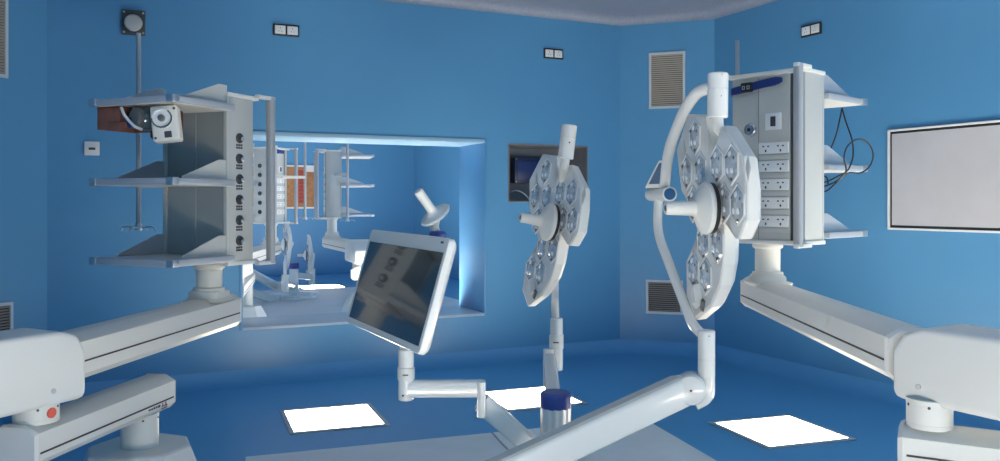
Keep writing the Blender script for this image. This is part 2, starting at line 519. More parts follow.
bm = new(); box(bm, -ww / 2 + .030, ww / 2 - .030, -hh / 2 + .030, hh / 2 - .030, .009, .013, mx); obj('board', bm, M['board'], o, 0)

# contents of the hatch niche
def in_niche(px, py, dep):
    k = (500 - px) / F; d = (BY + dep) / (CT + ST * k)
    return W(k * d, d, EYE + (py - HZ) / F * d)
a, b = in_niche(515, 157.5, .28), in_niche(548, 183.5, .28)
o = thing('control_box', ((a.x + b.x) / 2, BY + .33, min(a.z, b.z)), 'dark blue box on the back of the grey wall hatch', 'control box')
bm = new(); box(bm, b.x, a.x, BY + .28, BY + ND - .002, a.z, b.z, bev=.006); obj('case', bm, M['darkblue'], o)
bm = new(); box(bm, b.x + .02, a.x - .02, BY + .274, BY + .281, a.z + .03, b.z - .03, bev=.003); obj('panel', bm, M['navy'], o)
bm = new()
for x in (a.x - .012, b.x + .012):
    for z in (a.z + .012, b.z - .012):
        cyl(bm, (x, BY + .276, z), (x, BY + .281, z), .006, seg=10, bev=.001)
obj('screws', bm, M['silver'], o)
bm = new(); tube(bm, spline([in_niche(509.7, 192, .3), in_niche(516, 190.5, .2), in_niche(523, 193, .15), in_niche(529, 199, .12), in_niche(533, 204, .1)]), .006, 10)
tag(obj('cable', bm, M['paper']), 'pale cable curving across the corner of the wall hatch', 'cable')
a, b = in_niche(570, 147, .30), in_niche(575, 172, .30)
bm = new(); box(bm, b.x, a.x, BY + .33, BY + ND - .001, a.z + .02, b.z, bev=.004)
tag(obj('wall_bracket', bm, M['black']), 'narrow black upright inside the wall hatch beside the lamp', 'bracket')

# ---------------------------------------------------------------- ceiling pendants
OCT = lambda w, h, b: [(w / 2, -h / 2 + b), (w / 2, h / 2 - b), (w / 2 - b, h / 2), (-w / 2 + b, h / 2), (-w / 2, h / 2 - b), (-w / 2, -h / 2 + b), (-w / 2 + b * 1.7, -h / 2), (w / 2 - b * 1.7, -h / 2)]
def arm_body(root, a, b, h, line_side, w=.15, zl=.55):
    """box-section pendant arm from a to b (centre line, z at the middle) with its black strip and end plates."""
    bm = new(); bar(bm, a, b, OCT(w, h, .022))
    o = obj('arm', bm, M['offwhite'], root)
    u = (b - a).normalized(); x = Vector((0, 0, 1)).cross(u).normalized()
    bm = new()
    for s in (1, -1):
        p = x * s * (w / 2 + .0005); dz = Vector((0, 0, h * (zl - .5)))
        bar(bm, a + p + dz + u * .012, b + p + dz - u * .012, [(-.0012, -.0028), (.0012, -.0028), (.0012, .0028), (-.0012, .0028)])
    obj('seam_strip', bm, M['blackline'], o, 0)
    for e, s in ((a, -1), (b, 1)):
        bm = new(); bar(bm, e - u * .002 * s, e + u * .010 * s, OCT(w + .006, h + .006, .024), prof2=OCT(w - .006, h - .006, .022))
        c = obj('end_plate', bm, M['white'], o)
    return o, u, x

def cabinet(root, o, f, z0, z1, gas_labels=True, nshelf=3, pole=None, neck_dx=0.0, simple=False, arm_z=None, shelf_z=None):
    """column with shelves on its front f, gas outlets on the side, sockets on its back."""
    f = Vector((f.x, f.y, 0)).normalized(); g = Vector((f.y, -f.x, 0))          # g: gas side
    mx = frame_matrix(Vector((o.x, o.y, 0)), g, f, (0, 0, 1))
    X, Y = .18, .08
    bm = new(); box(bm, -X, X, -Y, Y, z0, z1, mx, bev=.006); col = obj('column', bm, M['lightgrey'], root)
    # front: darker two-leaf panel between upright posts
    bm = new()
    for a, b in ((-X + .02, -.002), (.002, X - .02)):
        box(bm, a, b, Y - .002, Y + .003, z0 + .012, z1 - .012, mx, bev=.0015, seg=1)
    obj('front_panel', bm, M['midgrey'], col)
    bm = new()
    for s in (-1, 1):
        box(bm, s * (X - .010) - .010, s * (X - .010) + .010, Y - .001, Y + .014, z0 + .004, z1 - .004, mx, bev=.003)
    obj('corner_post', bm, M['lightgrey'], col)
    for zz, nm in ((z0, 'bottom_cap'), (z1, 'top_cap')):
        bm = new(); box(bm, -X - .008, X + .008, -Y - .030, Y + .012, zz - .009, zz + .009, mx, bev=.004); obj(nm, bm, M['white'], col)
    # gas outlets down the side
    n = 6
    for k in range(n):
        z = z0 + .185 + k * .0925 * (z1 - z0) / .755
        c = mx @ Vector((X, .015, z))
        bm = new(); lathe(bm, [(.022, 0), (.022, .006), (.018, .010), (.017, .004), (.013, .004), (.011, .018), (.006, .020), (0, .018)], c, g, 18)
        q = obj('gas_outlet', bm, M['darkgrey'] if not simple else M['ink'], col)
        if not simple:
            bm = new(); lathe(bm, [(.010, .017), (.010, .022), (.007, .024), (0, .024)], c + g * .001 + Vector((0, 0, .004)), g, 14); obj('valve', bm, M['steel'], q)
            bm = new(); t = mx @ Matrix.Translation((X, .015, z + .036))
            for dz in (-.006, .006):
                for j, (a, b) in enumerate(((-.020, -.008), (-.005, .006), (.009, .020))):
                    box(bm, 0, .0012, a, b, dz - .0045, dz + .0045, t)
            obj('printed_label', bm, M['ink'], q, 0)
    # back: socket column with seam, grey strip and round outlets
    bm = new(); box(bm, -.112, .040, -Y - .004, -Y + .001, z0 + .008, z1 - .008, mx, bev=.001, seg=1); sp_ = obj('socket_panel', bm, M['lightgrey'], col)
    bm = new(); box(bm, .0405, .0435, -Y - .001, -Y + .001, z0 + .01, z1 - .01, mx); box(bm, -.128, -.113, -Y - .002, -Y + .001, z0 + .01, z1 - .01, mx); obj('seam', bm, M['darkgrey'], col, 0)
    for k in range(5):
        z = z0 + .333 + k * .0815
        bm = new(); box(bm, -.108, .036, -Y - .014, -Y - .003, z - .025, z + .025, mx, bev=.003)
        s_ = obj('double_socket', bm, M['paper'], col)
        bm = new()
        for sx in (-.072, 0.0):
            for dx, dz, w, h in ((0, .012, .0035, .011), (-.012, -.008, .0045, .006), (.012, -.008, .0045, .006)):
                box(bm, sx + dx - w, sx + dx + w, -Y - .0150, -Y - .0138, z + dz - h / 2, z + dz + h / 2, mx)
        obj('slot', bm, M['ink'], s_, 0)
        bm = new(); box(bm, -.110, .038, -Y - .010, -Y - .003, z + .029, z + .053, mx, bev=.003); obj('cable_cover', bm, M['lightgrey'], col)
    z = z0 + .215
    bm = new(); box(bm, -.072, .004, -Y - .014, -Y - .003, z - .038, z + .038, mx, bev=.003); s_ = obj('switch_plate', bm, M['paper'], col)
    bm = new(); box(bm, -.048, -.024, -Y - .0165, -Y - .0135, z - .022, z + .022, mx); obj('rocker', bm, M['ink'], s_, 0)
    for dx, dz in ((.085, .245), (.082, .385)):
        c = mx @ Vector((dx, -Y, z0 + dz))
        bm = new(); lathe(bm, [(.030, 0), (.030, .008), (.025, .012), (.023, .005), (.019, .005), (.016, .016), (.009, .016), (.008, .010), (0, .010)], c, -f, 24)
        obj('round_outlet', bm, M['steel'], col)
        bm = new(); lathe(bm, [(.0085, .0095), (.0085, .0165), (0, .0165)], c, -f, 14); obj('plug_hole', bm, M['black'], col)
    # vertical rails standing off the back
    for s in (-1, 1):
        bm = new()
        bar(bm, mx @ Vector((s * (X + .020), -Y - .095, z0 - .012)), mx @ Vector((s * (X + .020), -Y - .095, z1 + .012)), rrect(.038, .034, .013), up=f)
        r_ = obj('rail', bm, M['alu'], root)
        for zz in (z0 + .004, z1 - .004):
            bm = new(); box(bm, s * (X + .020) - .013, s * (X + .020) + .013, -Y - .115, -Y + .002, zz - .0085 + (.012 if zz > z0 + .1 else -.012), zz + .0085 + (.012 if zz > z0 + .1 else -.012), mx, bev=.003)
            obj('bracket', bm, M['white'], r_)
    # shelves
    zs = shelf_z or [z0 + .052, z0 + .052 + .335, z0 + .052 + .67]
    for z in zs[:nshelf]:
        bm = new()
        box(bm, -.205, .225, Y + .012, Y + .375, z - .013, z + .013, mx, bev=.004)
        s_ = obj('shelf', bm, M['alu2'], root)
        bm = new(); box(bm, -.192, .212, Y + .020, Y + .362, z + .0125, z + .0155, mx, bev=.001, seg=1); obj('shelf_board', bm, M['white'], s_)
        for s in (-1, 1):
            bm = new()
            t = mx @ frame_matrix((s * .172 - .003, 0, 0), (0, 1, 0), (0, 0, 1), (1, 0, 0))
            prism(bm, [(Y + .006, z - .012), (Y + .27, z - .012), (Y + .27, z - .022), (Y + .055, z - .098), (Y + .006, z - .098)], 0, .006, t, bev=.001, seg=1)
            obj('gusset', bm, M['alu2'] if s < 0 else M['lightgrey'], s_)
        for s in (-.195, .215):
            bm = new(); box(bm, s - .018, s + .018, Y + .343, Y + .380, z - .0155, z + .0155, mx, bev=.004)
            c_ = obj('corner_clip', bm, M['steel'], s_)
    return mx, zs

def neck(root, mx, z0, z1, zp, u, x, dx=0.0):
    """round column between the cabinet and the pedestal on the arm (zp: top of the pedestal)."""
    c = mx @ Vector((dx, 0, 0))
    bm = new(); lathe(bm, [(.066, z0), (.068, z0 + .004), (.068, z0 + .022), (.064, z0 + .026), (.056, z0 + .031), (.056, z1 - .02), (.068, z1 - .018), (.070, z1)], c, (0, 0, 1), 36)
    obj('neck', bm, M['offwhite'], root)
    bm = new()
    def ring(s, z): return [Vector((c.x, c.y, z)) + u * a * s + x * b * s * .9 for a, b in rrect(.17, .155, .03, 3)]
    loft(bm, [ring(.92, z1 - .004), ring(.98, z1 + .004), ring(1.0, z1 + .024), ring(1.22, z1 + .042), ring(1.34, zp)])
    obj('pedestal', bm, M['offwhite'], root)

def housing(root, c, u, x, z0, z1, l0, l1, w):
    """big rounded spring housing along u from -l0 to l1 about c."""
    bm = new()
    t = bmesh.new()
    mx = frame_matrix(Vector((c.x, c.y, 0)), u, Vector((0, 0, 1)).cross(u), (0, 0, 1))
    zt, zb = z1, z0
    poly = [(-l0, zt - .012), (-l0 + .02, zt), (l1 - .03, zt + .01), (l1, zt - .02), (l1, zb + .10), (l1 - .10, zb + .012), (l1 - .2, zb), (-l0 + .09, zb), (-l0 + .03, zb + .02), (-l0, zb + .075)]
    pm = mx @ frame_matrix((0, 0, 0), (1, 0, 0), (0, 0, 1), (0, -1, 0))
    prism(bm, poly, -w / 2, w / 2, pm, bev=.018, seg=3)
    h = obj('housing', bm, M['white'], root, 50)
    for s in (1, -1):
        bm = new()
        lathe(bm, [(.008, 0), (.008, .002), (.005, .0035), (0, .002)], mx @ Vector((-.01, s * w / 2, zt - .045)), (mx.to_3x3() @ Vector((0, s, 0))), 14)
        obj('screw', bm, M['lightgrey'], h)
    return h

def hexcanopy(root, c, z0):
    bm = new()
    def ring(r, z): return [Vector((c.x + r * math.cos(PI / 8 + k * PI / 4), c.y + r * math.sin(PI / 8 + k * PI / 4), z)) for k in range(8)]
    loft(bm, [ring(.178, z0), ring(.188, z0 + .006), ring(.245, z0 + .15), ring(.25, z0 + .17), ring(.25, CEIL - .001)])
    return obj('canopy', bm, M['white'], root, 25)

def joint(root, c, z0, z1, r, mark=None):
    bm = new(); lathe(bm, [(r, z0), (r, z0 + .012), (r * .985, z0 + .013), (r * .985, z1 - .013), (r, z1 - .012), (r, z1)], Vector((c.x, c.y, 0)), (0, 0, 1), 40)
    j = obj('joint', bm, M['offwhite'], root)
    if mark is not None:
        m_, a = mark, math.atan2(mark.y, mark.x)
        zc = (z0 + z1) / 2
        bm = new(); cyl(bm, Vector((c.x, c.y, zc)) + m_ * (r - .004), Vector((c.x, c.y, zc)) + m_ * (r + .002), .016, bev=.001); obj('brake_mark', bm, M['red'], j)
    for k in range(6):
        bm = new()
        d = Vector((math.cos(k * PI / 3 + .4), math.sin(k * PI / 3 + .4), 0))
        lathe(bm, [(.004, 0), (.004, .0015), (0, .0015)], Vector((c.x, c.y, z0 + .016)) + d * r * .99, d, 10)
        obj('grub_screw', bm, M['ink'], j)
    return j

# --- pendant with the gas outlets (photo's left)
PL = thing('surgical_pendant', W(1.30, 3.80, CEIL).xyz, 'white ceiling pendant with gas outlets and shelves holding a brown box', 'ceiling pendant')
cL = W(1.30, 3.80, 0); fL = D(.39, -.92)
PL.location = (cL.x, cL.y, 1.06)
mxL, zsL = cabinet(PL, cL, fL, 1.082, 1.812, shelf_z=[1.142, 1.464, 1.786])
pivL = W(1.43, 2.62, 0)
uL = (pivL - cL).normalized()
zA = 2.048
endL = cL - uL * .17
qL = pivL - uL * .09
oA, u_, x_ = arm_body(PL, Vector((endL.x, endL.y, zA)), Vector((qL.x, qL.y, zA)), .148, 1, zl=.58)
neck(PL, mxL, 1.816, 1.945, 1.984, u_, x_)
bm = new(); 
uH = D(.46, -.89).normalized(); housing(PL, pivL + D(.89, .46).normalized() * .026, uH, x_, 1.945, 2.170, .126, .52, .19)
joint(PL, pivL, 2.16, 2.222, .066, mark=D(-.93, -.36))
nearL, farL = W(1.45, 2.54, 2.279), W(1.335, 3.31, 2.279)
canL = W(1.352, 3.19, 0)
o1, u1, x1 = arm_body(PL, nearL, farL, .125, 1, zl=.66)
joint(PL, canL, 2.338, 2.475, .068)
hexcanopy(PL, canL, 2.46)
# small maker's mark and lettering near the far end of the upper arm
bm = new()
side = x1 if x1.dot(W(0, 0, 0) - canL) > 0 else -x1
base = farL + side * .0756 - u1 * .0
tm = frame_matrix(farL + side * .0755, -u1, Vector((0, 0, 1)), side) if (-u1).cross(Vector((0, 0, 1))).dot(side) > 0 else frame_matrix(farL + side * .0755, u1, Vector((0, 0, 1)), side)
sg = 1 if (tm.to_3x3() @ Vector((1, 0, 0))).dot(-u1) > 0 else -1
def mark_box(a, b, c, d, sh=0.0):
    box(bm, min(sg * a, sg * b), max(sg * a, sg * b), c, d, 0, .0012, tm)
for (a, b, c, d) in ((.060, .078, .036, .041), (.066, .071, .026, .038), (.060, .100, .045, .049), (.084, .098, .035, .039), (.089, .093, .026, .037),
                     (.108, .122, .028, .037), (.127, .137, .028, .036), (.142, .153, .028, .036), (.158, .168, .029, .036), (.173, .186, .029, .035)):
    mark_box(a, b, c, d)
obj('lettering', bm, M['ink'], o1, 0)

# --- pendant with the sockets (photo's right)
cR = W(-1.228, 3.90, 0)
PR = thing('surgical_pendant', (cR.x, cR.y, .97), 'white ceiling pendant with rows of sockets and a blue strap across its column', 'ceiling pendant')
fR = D(-.739, .674)
gR = Vector((fR.y, -fR.x, 0)).normalized()
oR = cR - gR * .045
mxR, zsR = cabinet(PR, oR, fR, .972, 1.725, shelf_z=[1.072, 1.388, 1.694])
pivR = W(-1.157, 2.29, 0)
uR = (pivR - cR).normalized()
zB = 1.976
eR = cR - uR * .20
qR = pivR - uR * .10
oB, u2, x2 = arm_body(PR, Vector((eR.x, eR.y, zB)), Vector((qR.x, qR.y, zB)), .142, 1, zl=.62)
neck(PR, mxR, 1.729, 1.884, 1.910, u2, x2, dx=.045)
uH = D(-.52, -.85).normalized(); housing(PR, pivR + D(-.85, .52).normalized() * .060, uH, x2, 1.885, 2.088, .090, .52, .19)
joint(PR, pivR, 2.075, 2.152, .058)
d1 = D(-.86, -.50).normalized()
a1 = pivR - d1 * .062
b1 = pivR + d1 * .95
o2, u3, x3 = arm_body(PR, Vector((a1.x, a1.y, 2.205)), Vector((b1.x, b1.y, 2.205)), .11, 1, zl=.62)
canR = pivR + d1 * .83
joint(PR, canR, 2.258, 2.40, .066)
hexcanopy(PR, canR, 2.39)

# blue strap with a buckle round the socket column
bm = new(); zst = .972 + .047
def bp_(x, y, z): return mxR @ Vector((x, y, z))
sx0, sx1 = -.085, .172
pth = [bp_(sx1, -.088, zst + .02), bp_(sx1 - .002, -.095, zst + .018), bp_(.10, -.099, zst + .010), bp_(.02, -.099, zst - .002), bp_(sx0, -.099, zst - .012)]
prs = []
q = spline(pth, 6)
n_ = len(q)
loops = []
for i, p in enumerate(q):
    w_ = .019 * (1 if i < n_ - 3 else (.95, .8, .45)[i - n_ + 3])
    ff = -Vector((fR.x, fR.y, 0)).normalized() * .0045
    loops.append([p + Vector((0, 0, -w_)), p + ff + Vector((0, 0, -w_ * .8)), p + ff + Vector((0, 0, w_ * .8)), p + Vector((0, 0, w_))])
loft(bm, loops)
ST_ = thing('strap', bp_(.07, -.10, zst - .02), 'dark blue strap with black buckle across the end of the socket column', 'strap')
obj('band', bm, M['navy'], ST_)
bm = new(); box(bm, .055, .115, -.116, -.104, zst - .015, zst + .030, mxR, bev=.005); bk = obj('buckle', bm, M['black'], ST_)
bm = new()
for a in (.068, .092):
    for (c, d, e, g_) in ((0, .014, -.008, -.005), (0, .014, .005, .008), (0, .003, -.008, .008), (.011, .014, -.008, .008)):
        box(bm, a + c, a + d, -.1175, -.1155, zst + .008 + e, zst + .008 + g_, mxR)
obj('buckle_frame', bm, M['silver'], bk, 0)

# ---------------------------------------------------------------- hanging poles
def hang_pole(px, d, ytop, ybot, label, arm_to=None, r=.011, zarm=None, hooks=True, group=None):
    a, b = PD(px, ytop, d), PD(px, ybot, d)            # a: hook end (real top), b: lower end
    o = thing('hanging_infusion_pole', (b.x, b.y, b.z), label, 'pole', group)
    bm = new(); cyl(bm, (a.x, a.y, b.z), (a.x, a.y, a.z), r, bev=.002); obj('pole', bm, M['alu'], o)
    if hooks:
        bm = new(); cyl(bm, (a.x, a.y, a.z - .022), (a.x, a.y, a.z + .006), r * 1.5, bev=.003); obj('collar', bm, M['steel'], o)
        for k in range(4):
            v = Vector((math.cos(k * PI / 2 + .5), math.sin(k * PI / 2 + .5), 0))
            bm = new(); c = Vector((a.x, a.y, a.z - .006))
            tube(bm, spline([c + v * r, c + v * .05 + Vector((0, 0, -.004)), c + v * .075 + Vector((0, 0, -.002)), c + v * .083 + Vector((0, 0, .014))]), .0035, 8)
            obj('hook', bm, M['steel'], o)
    if arm_to is not None:
        z = zarm
        bm = new(); bar(bm, Vector((a.x, a.y, z)), Vector((arm_to.x, arm_to.y, z)), rrect(.03, .03, .006, 2)); ar = obj('clamp_arm', bm, M['white'], o)
    return o
pt = mxL @ Vector((-.202, -.02, 0))
hang_pole(138.5, 4.0, 229, 33, 'thin grey infusion pole hanging beside the pendant with the brown box', arm_to=pt, zarm=zsL[1] + .0)
pt = mxR @ Vector((.205, .03, 0))
hang_pole(737.5, 4.35, 180, 40, 'thin grey infusion pole rising behind the socket column', arm_to=pt, zarm=1.35)

# ---------------------------------------------------------------- things on the shelves
def on_shelf(mx, x, y, z): return mx @ Vector((x, y, z))
zL = zsL[0] + .016
# brown open box
bm = new()
bx0, bx1, by0, by1, hh = -.198, -.070, .24, .43, .092
mb = mxL @ Matrix.Translation((0, 0, zL))
bxt = thing('wooden_box', mb @ Vector(((bx0 + bx1) / 2, (by0 + by1) / 2, 0)), 'reddish brown box on the pendant shelf with gas outlets', 'box')
t_ = .008
box(bm, bx0, bx1, by0, by1, 0, .008, mb); 
box(bm, bx0, bx1, by0, by0 + t_, 0, hh, mb, bev=.002); box(bm, bx0, bx1, by1 - t_, by1, 0, hh, mb, bev=.002)
box(bm, bx0, bx0 + t_, by0, by1, 0, hh, mb, bev=.002); box(bm, bx1 - t_, bx1, by0, by1, 0, hh * .9, mb, bev=.002)
obj('body', bm, M['brown'], bxt)
bm = new(); box(bm, bx0 + .05, bx1 + .035, by1 + .001, by1 + .006, hh * .72, hh * 1.06, mb, bev=.002); obj('flap', bm, M['brown'], bxt)
# suction regulator with round dial
rg = mxL @ Matrix.Translation((.118, .385, zL)) @ Matrix.Rotation(math.radians(8), 4, 'Y') @ Matrix.Rotation(math.radians(-33), 4, 'Z')
g = thing('suction_regulator', mxL @ Vector((.118, .385, zL)), 'white device with round dial lying on the shelf beside the brown box', 'medical device')
bm = new(); box(bm, -.052, .052, -.04, .035, .008, .150, rg, bev=.010, seg=3); obj('case', bm, M['offwhite'], g)
fz = rg.to_3x3() @ Vector((0, 1, 0))
c = rg @ Vector((-.008, .034, .060))
bm = new(); lathe(bm, [(.040, 0), (.041, .010), (.036, .014), (.033, .009), (.0, .009)], c, fz, 32); dl = obj('dial', bm, M['paper'], g)
bm = new()
for k in range(11):
    a = -.6 + k * .36
    v = rg.to_3x3() @ Vector((math.cos(a), 0, math.sin(a)))
    w = rg.to_3x3() @ Vector((-math.sin(a), 0, math.cos(a)))
    p = c + v * .037 + fz * .0135
    bar(bm, p - w * .008, p + w * .008, [(-.003, -.002), (.003, -.002), (.003, .002), (-.003, .002)], up=fz)
obj('dial_ring', bm, M['leddark'], dl, 0)
bm = new(); lathe(bm, [(.014, .008), (.013, .022), (.008, .026), (0, .026)], c, fz, 20); obj('knob', bm, M['leddark'], dl)
bm = new(); box(bm, -.006, .022, .033, .037, .112, .138, rg, bev=.002); obj('display', bm, M['ink'], g)
bm = new(); lathe(bm, [(.005, 0), (.005, .003), (0, .003)], rg @ Vector((.040, .034, .024)), fz, 12); lathe(bm, [(.005, 0), (.005, .003), (0, .003)], rg @ Vector((-.040, .034, .136)), fz, 12)
obj('screw', bm, M['ink'], g)
# dark suction jar on its side
jp = mxL @ Vector((.015, .36, zL + .05))
jv = D(.25, -.35).normalized()
j = thing('suction_jar', (jp.x, jp.y, zL), 'dark glass suction jar between the brown box and the dial device', 'jar')
bm = new(); lathe(bm, [(.0, -.055), (.040, -.055), (.046, -.045), (.048, .02), (.040, .045), (.036, .05), (0, .05)], jp, jv, 28)
jm = mat('smoky_jar_glass', (.06, .10, .13), .12, coat=.6); obj('glass', bm, jm, j)
bm = new(); lathe(bm, [(.043, .05), (.043, .064), (.036, .07), (0, .07)], jp, jv, 28); obj('lid', bm, M['leddark'], j)
bm = new(); bb = mxL @ Vector((-.030, .41, zL + .045)); lathe(bm, [(.012, 0), (.02, .004), (.02, .03), (.012, .045), (0, .045)], bb, (0, 0, 1), 16)
obj('blue_cap', bm, M['navy'], j)
bm = new(); tube(bm, spline([mxL @ Vector((-.055, .440, zL + .008)), mxL @ Vector((-.025, .448, zL + .045)), mxL @ Vector((.02, .445, zL + .085)), mxL @ Vector((.05, .435, zL + .10))]), .006, 10)
tag(obj('tubing', bm, M['paper']), 'white tube looping over the dark jar on the shelf', 'tube')
bm = new(); box(bm, -.055, .045, .20, .295, .0, .125, mb, bev=.012)
tag(obj('rubber_bag', bm, M['oxblood']), 'dark red rubber piece behind the dark jar on the shelf', 'rubber bag')

# black cable looped over the shelves of the socket pendant
def sR(px, py, d): return PD(px, py, d)
bm = new()
tube(bm, spline([sR(842, 108, 3.86), sR(840, 118, 3.86), sR(836, 135, 3.87), sR(831, 148, 3.88), sR(826, 160, 3.9)]), .0035, 8)
tube(bm, spline([sR(842, 108, 3.86), sR(846, 122, 3.84), sR(852, 140, 3.82), sR(853, 155, 3.8), sR(850, 166, 3.79), sR(847, 171, 3.78), sR(838, 180, 3.8), sR(828, 185, 3.84), sR(818, 188, 3.9)]), .0035, 8)
tube(bm, spline([sR(819, 184, 3.9), sR(828, 181, 3.84), sR(838, 176, 3.78), sR(846, 171, 3.76), sR(844, 158, 3.74), sR(847, 147, 3.74), sR(855, 140, 3.74), sR(864, 140, 3.74), sR(871, 147, 3.75), sR(873, 157, 3.76), sR(869, 167, 3.77), sR(860, 173, 3.78), sR(848, 173, 3.78), sR(836, 183, 3.82), sR(828, 190, 3.86), sR(820, 193, 3.9)], 6), .0035, 8)
tube(bm, spline([sR(819, 181, 3.92), sR(823, 176, 3.88), sR(827, 178, 3.86), sR(828, 184, 3.86)]), .0035, 8)
tag(obj('cable', bm, M['black']), 'thin black cable looped and hanging from the middle shelf of the socket pendant', 'cable')

# ---------------------------------------------------------------- operating lamps
OUT = [(-.267, -.342), (-.06, -.318), (.002, -.165), (.090, -.262), (.125, -.262), (.284, -.150), (.312, -.05), (.312, .055), (.250, .118), (.228, .118), (.135, .025),
       (.120, .12), (.112, .21), (.078, .285), (-.015, .37), (-.174, .437), (-.279, .366), (-.285, .235), (-.185, .19), (-.155, .104), (-.22, .02), (-.345, -.05), (-.406, -.212)]
LENS = [(-.174, -.246), (-.270, -.118), (-.112, -.118), (-.195, .004), (.055, -.132), (.190, -.128), (.122, .000), (.243, .006), (-.080, .142), (.060, .142), (-.190, .250), (-.058, .262)]
def lamp_head(root, c, n, up_tilt=0.0, roll=0.0, s=1.0, detail=True):
    """lobed lamp head about c facing n; polygons are given as seen in the photograph (a: photo right, b: up towards the ceiling)."""
    n = Vector(n).normalized()
    y = Vector((0, 0, 1)); y = (y - n * y.dot(n)).normalized()
    x = y.cross(n).normalized()
    y = (Matrix.Rotation(roll, 3, n) @ y); x = (Matrix.Rotation(roll, 3, n) @ x)
    mx = frame_matrix(c, x, y, n) @ Matrix.Scale(s, 4)
    def L(a, b, z):
        r = math.hypot(a, b)
        return mx @ Vector((-a, b, z))
    def scaled(k, kk=0):
        # shrink about the spine of the lobes
        return [(a * k, b * k) for a, b in OUT]
    h = None
    bm = new()
    loops = []
    for k, z in ((.84, -.058), (.94, -.052), (.99, -.038), (1.0, -.006), (.994, 0.0), (.965, .004)):
        loops.append([L(a, b, z) for a, b in scaled(k)])
    t = bmesh.new()
    loft(bm, loops, cap=False)
    # rear cover
    bk = [L(a, b, -.058) for a, b in scaled(.84)]
    c0 = bm.verts.new(L(0, 0, -.10))
    vs = [bm.verts.new(p) for p in bk]
    for i in range(len(vs)): bm.faces.new((vs[i], vs[(i + 1) % len(vs)], c0))
    bmesh.ops.remove_doubles(bm, verts=bm.verts, dist=1e-5)
    h = obj('lamp_housing', bm, M['white'], root, 18)
    # face with its cells
    bm = new()
    fr = [L(a, b, .0035) for a, b in scaled(.967)]
    fc = bm.verts.new(L(0, 0, .0035)); vs = [bm.verts.new(p) for p in fr]
    for i in range(len(vs)): bm.faces.new((vs[i], vs[(i + 1) % len(vs)], fc))
    f_ = obj('lamp_face', bm, M['face'], root, 30)
    for (a, b) in LENS:
        R = .068
        # elongated six-sided cell
        hx = [(a + R * 1.0 * math.cos(PI / 6 + k * PI / 3), b + R * 1.02 * math.sin(PI / 6 + k * PI / 3)) for k in range(6)]
        def hexr(q, z): return [L(a + (p[0] - a) * q, b + (p[1] - b) * q, z) for p in hx]
        bm = new()
        loft(bm, [hexr(1.05, .003), hexr(1.02, .008), hexr(.95, .008), hexr(.91, .0045)], cap=False)
        rim = obj('cell_rim', bm, M['face'], f_, 20)
        bm = new()
        loops = [hexr(.92, .0048), hexr(.74, .0095), hexr(.40, .0125), hexr(.05, .0135)]
        loft(bm, loops)
        ln = obj('lens', bm, M['lens'], f_, 20)
        if detail:
            for (da, db) in ((0, -.034), (-.018, .020), (.018, .020)):
                bm = new()
                o_ = L(a + da, b + db, .006)
                lathe(bm, [(.013, 0), (.0125, .005), (.008, .009), (.0, .010)], o_, n, 10)
                obj('led', bm, M['led'], ln)
            for (da, db, w) in ((-.035, -.024, .0045), (.012, .050, .0045), (.034, -.020, .0045)):
                bm = new()
                p = L(a + da, b + db, .010)
                box(bm, -w, w, -w * 1.2, w * 1.2, -.003, .004, frame_matrix(p, x, y, n), bev=.002, seg=1)
                obj('bolt', bm, M['leddark'], ln)
    # shallow facets between the lobes
    for (a, b, w, hgt) in ((-.30, -.20, .022, .045), (-.03, -.215, .028, .05), (.33, -.11, .020, .045)):
        pts = [(a - w, b), (a, b - hgt), (a + w, b), (a, b + hgt)]
        bm = new()
        loft(bm, [[L(p[0], p[1], .0036) for p in pts], [L(a + (p[0] - a) * .85, b + (p[1] - b) * .85, .0065) for p in pts]])
        obj('facet', bm, M['lightgrey'], f_)
    # camera wedge at the upper lobe
    bm = new()
    a, b = -.135, .345
    loft(bm, [[L(p[0], p[1], .004) for p in ((a - .055, b), (a + .015, b - .05), (a + .05, b + .02), (a - .03, b + .05))],
              [L(p[0], p[1], .030) for p in ((a - .015, b - .005), (a + .010, b - .045), (a + .040, b + .015), (a + .0, b + .025))]])
    obj('sensor_wedge', bm, M['white2'], f_, 15)
    bm = new(); loft(bm, [[L(p[0], p[1], .004) for p in ((a + .048, b + .00), (a + .075, b + .01), (a + .055, b + .05), (a + .03, b + .04))],
                          [L(p[0], p[1], .012) for p in ((a + .050, b + .005), (a + .07, b + .012), (a + .054, b + .046), (a + .034, b + .038))]])
    obj('sensor_window', bm, M['leddark'], f_)
    # hub and sterile handle
    hc = mx @ Vector((-.055, .018, .0))
    bm = new(); lathe(bm, [(.070 * s, .004 * s), (.070 * s, .024 * s), (0, .024 * s)], hc, n, 40); hub = obj('hub', bm, M['white'], root)
    bm = new(); lathe(bm, [(.080 * s, .020 * s), (.089 * s, .022 * s), (.089 * s, .036 * s), (0, .036 * s)], hc, n, 40); obj('hub_seal', bm, M['black'], hub)
    bm = new(); lathe(bm, [(.088 * s, .034 * s), (.092 * s, .042 * s), (.090 * s, .052 * s), (.070 * s, .066 * s), (.040 * s, .078 * s), (.030 * s, .086 * s), (.026 * s, .10 * s), (.023 * s, .182 * s), (.020 * s, .188 * s), (.012 * s, .188 * s), (.011 * s, .182 * s), (0, .182 * s)], hc, n, 40)
    hd = obj('handle', bm, M['white'], root)
    bm = new(); lathe(bm, [(.010 * s, .1825 * s), (.010 * s, .1895 * s), (0, .1895 * s)], hc, n, 16); obj('handle_tip', bm, M['leddark'], hd)
    return mx, L

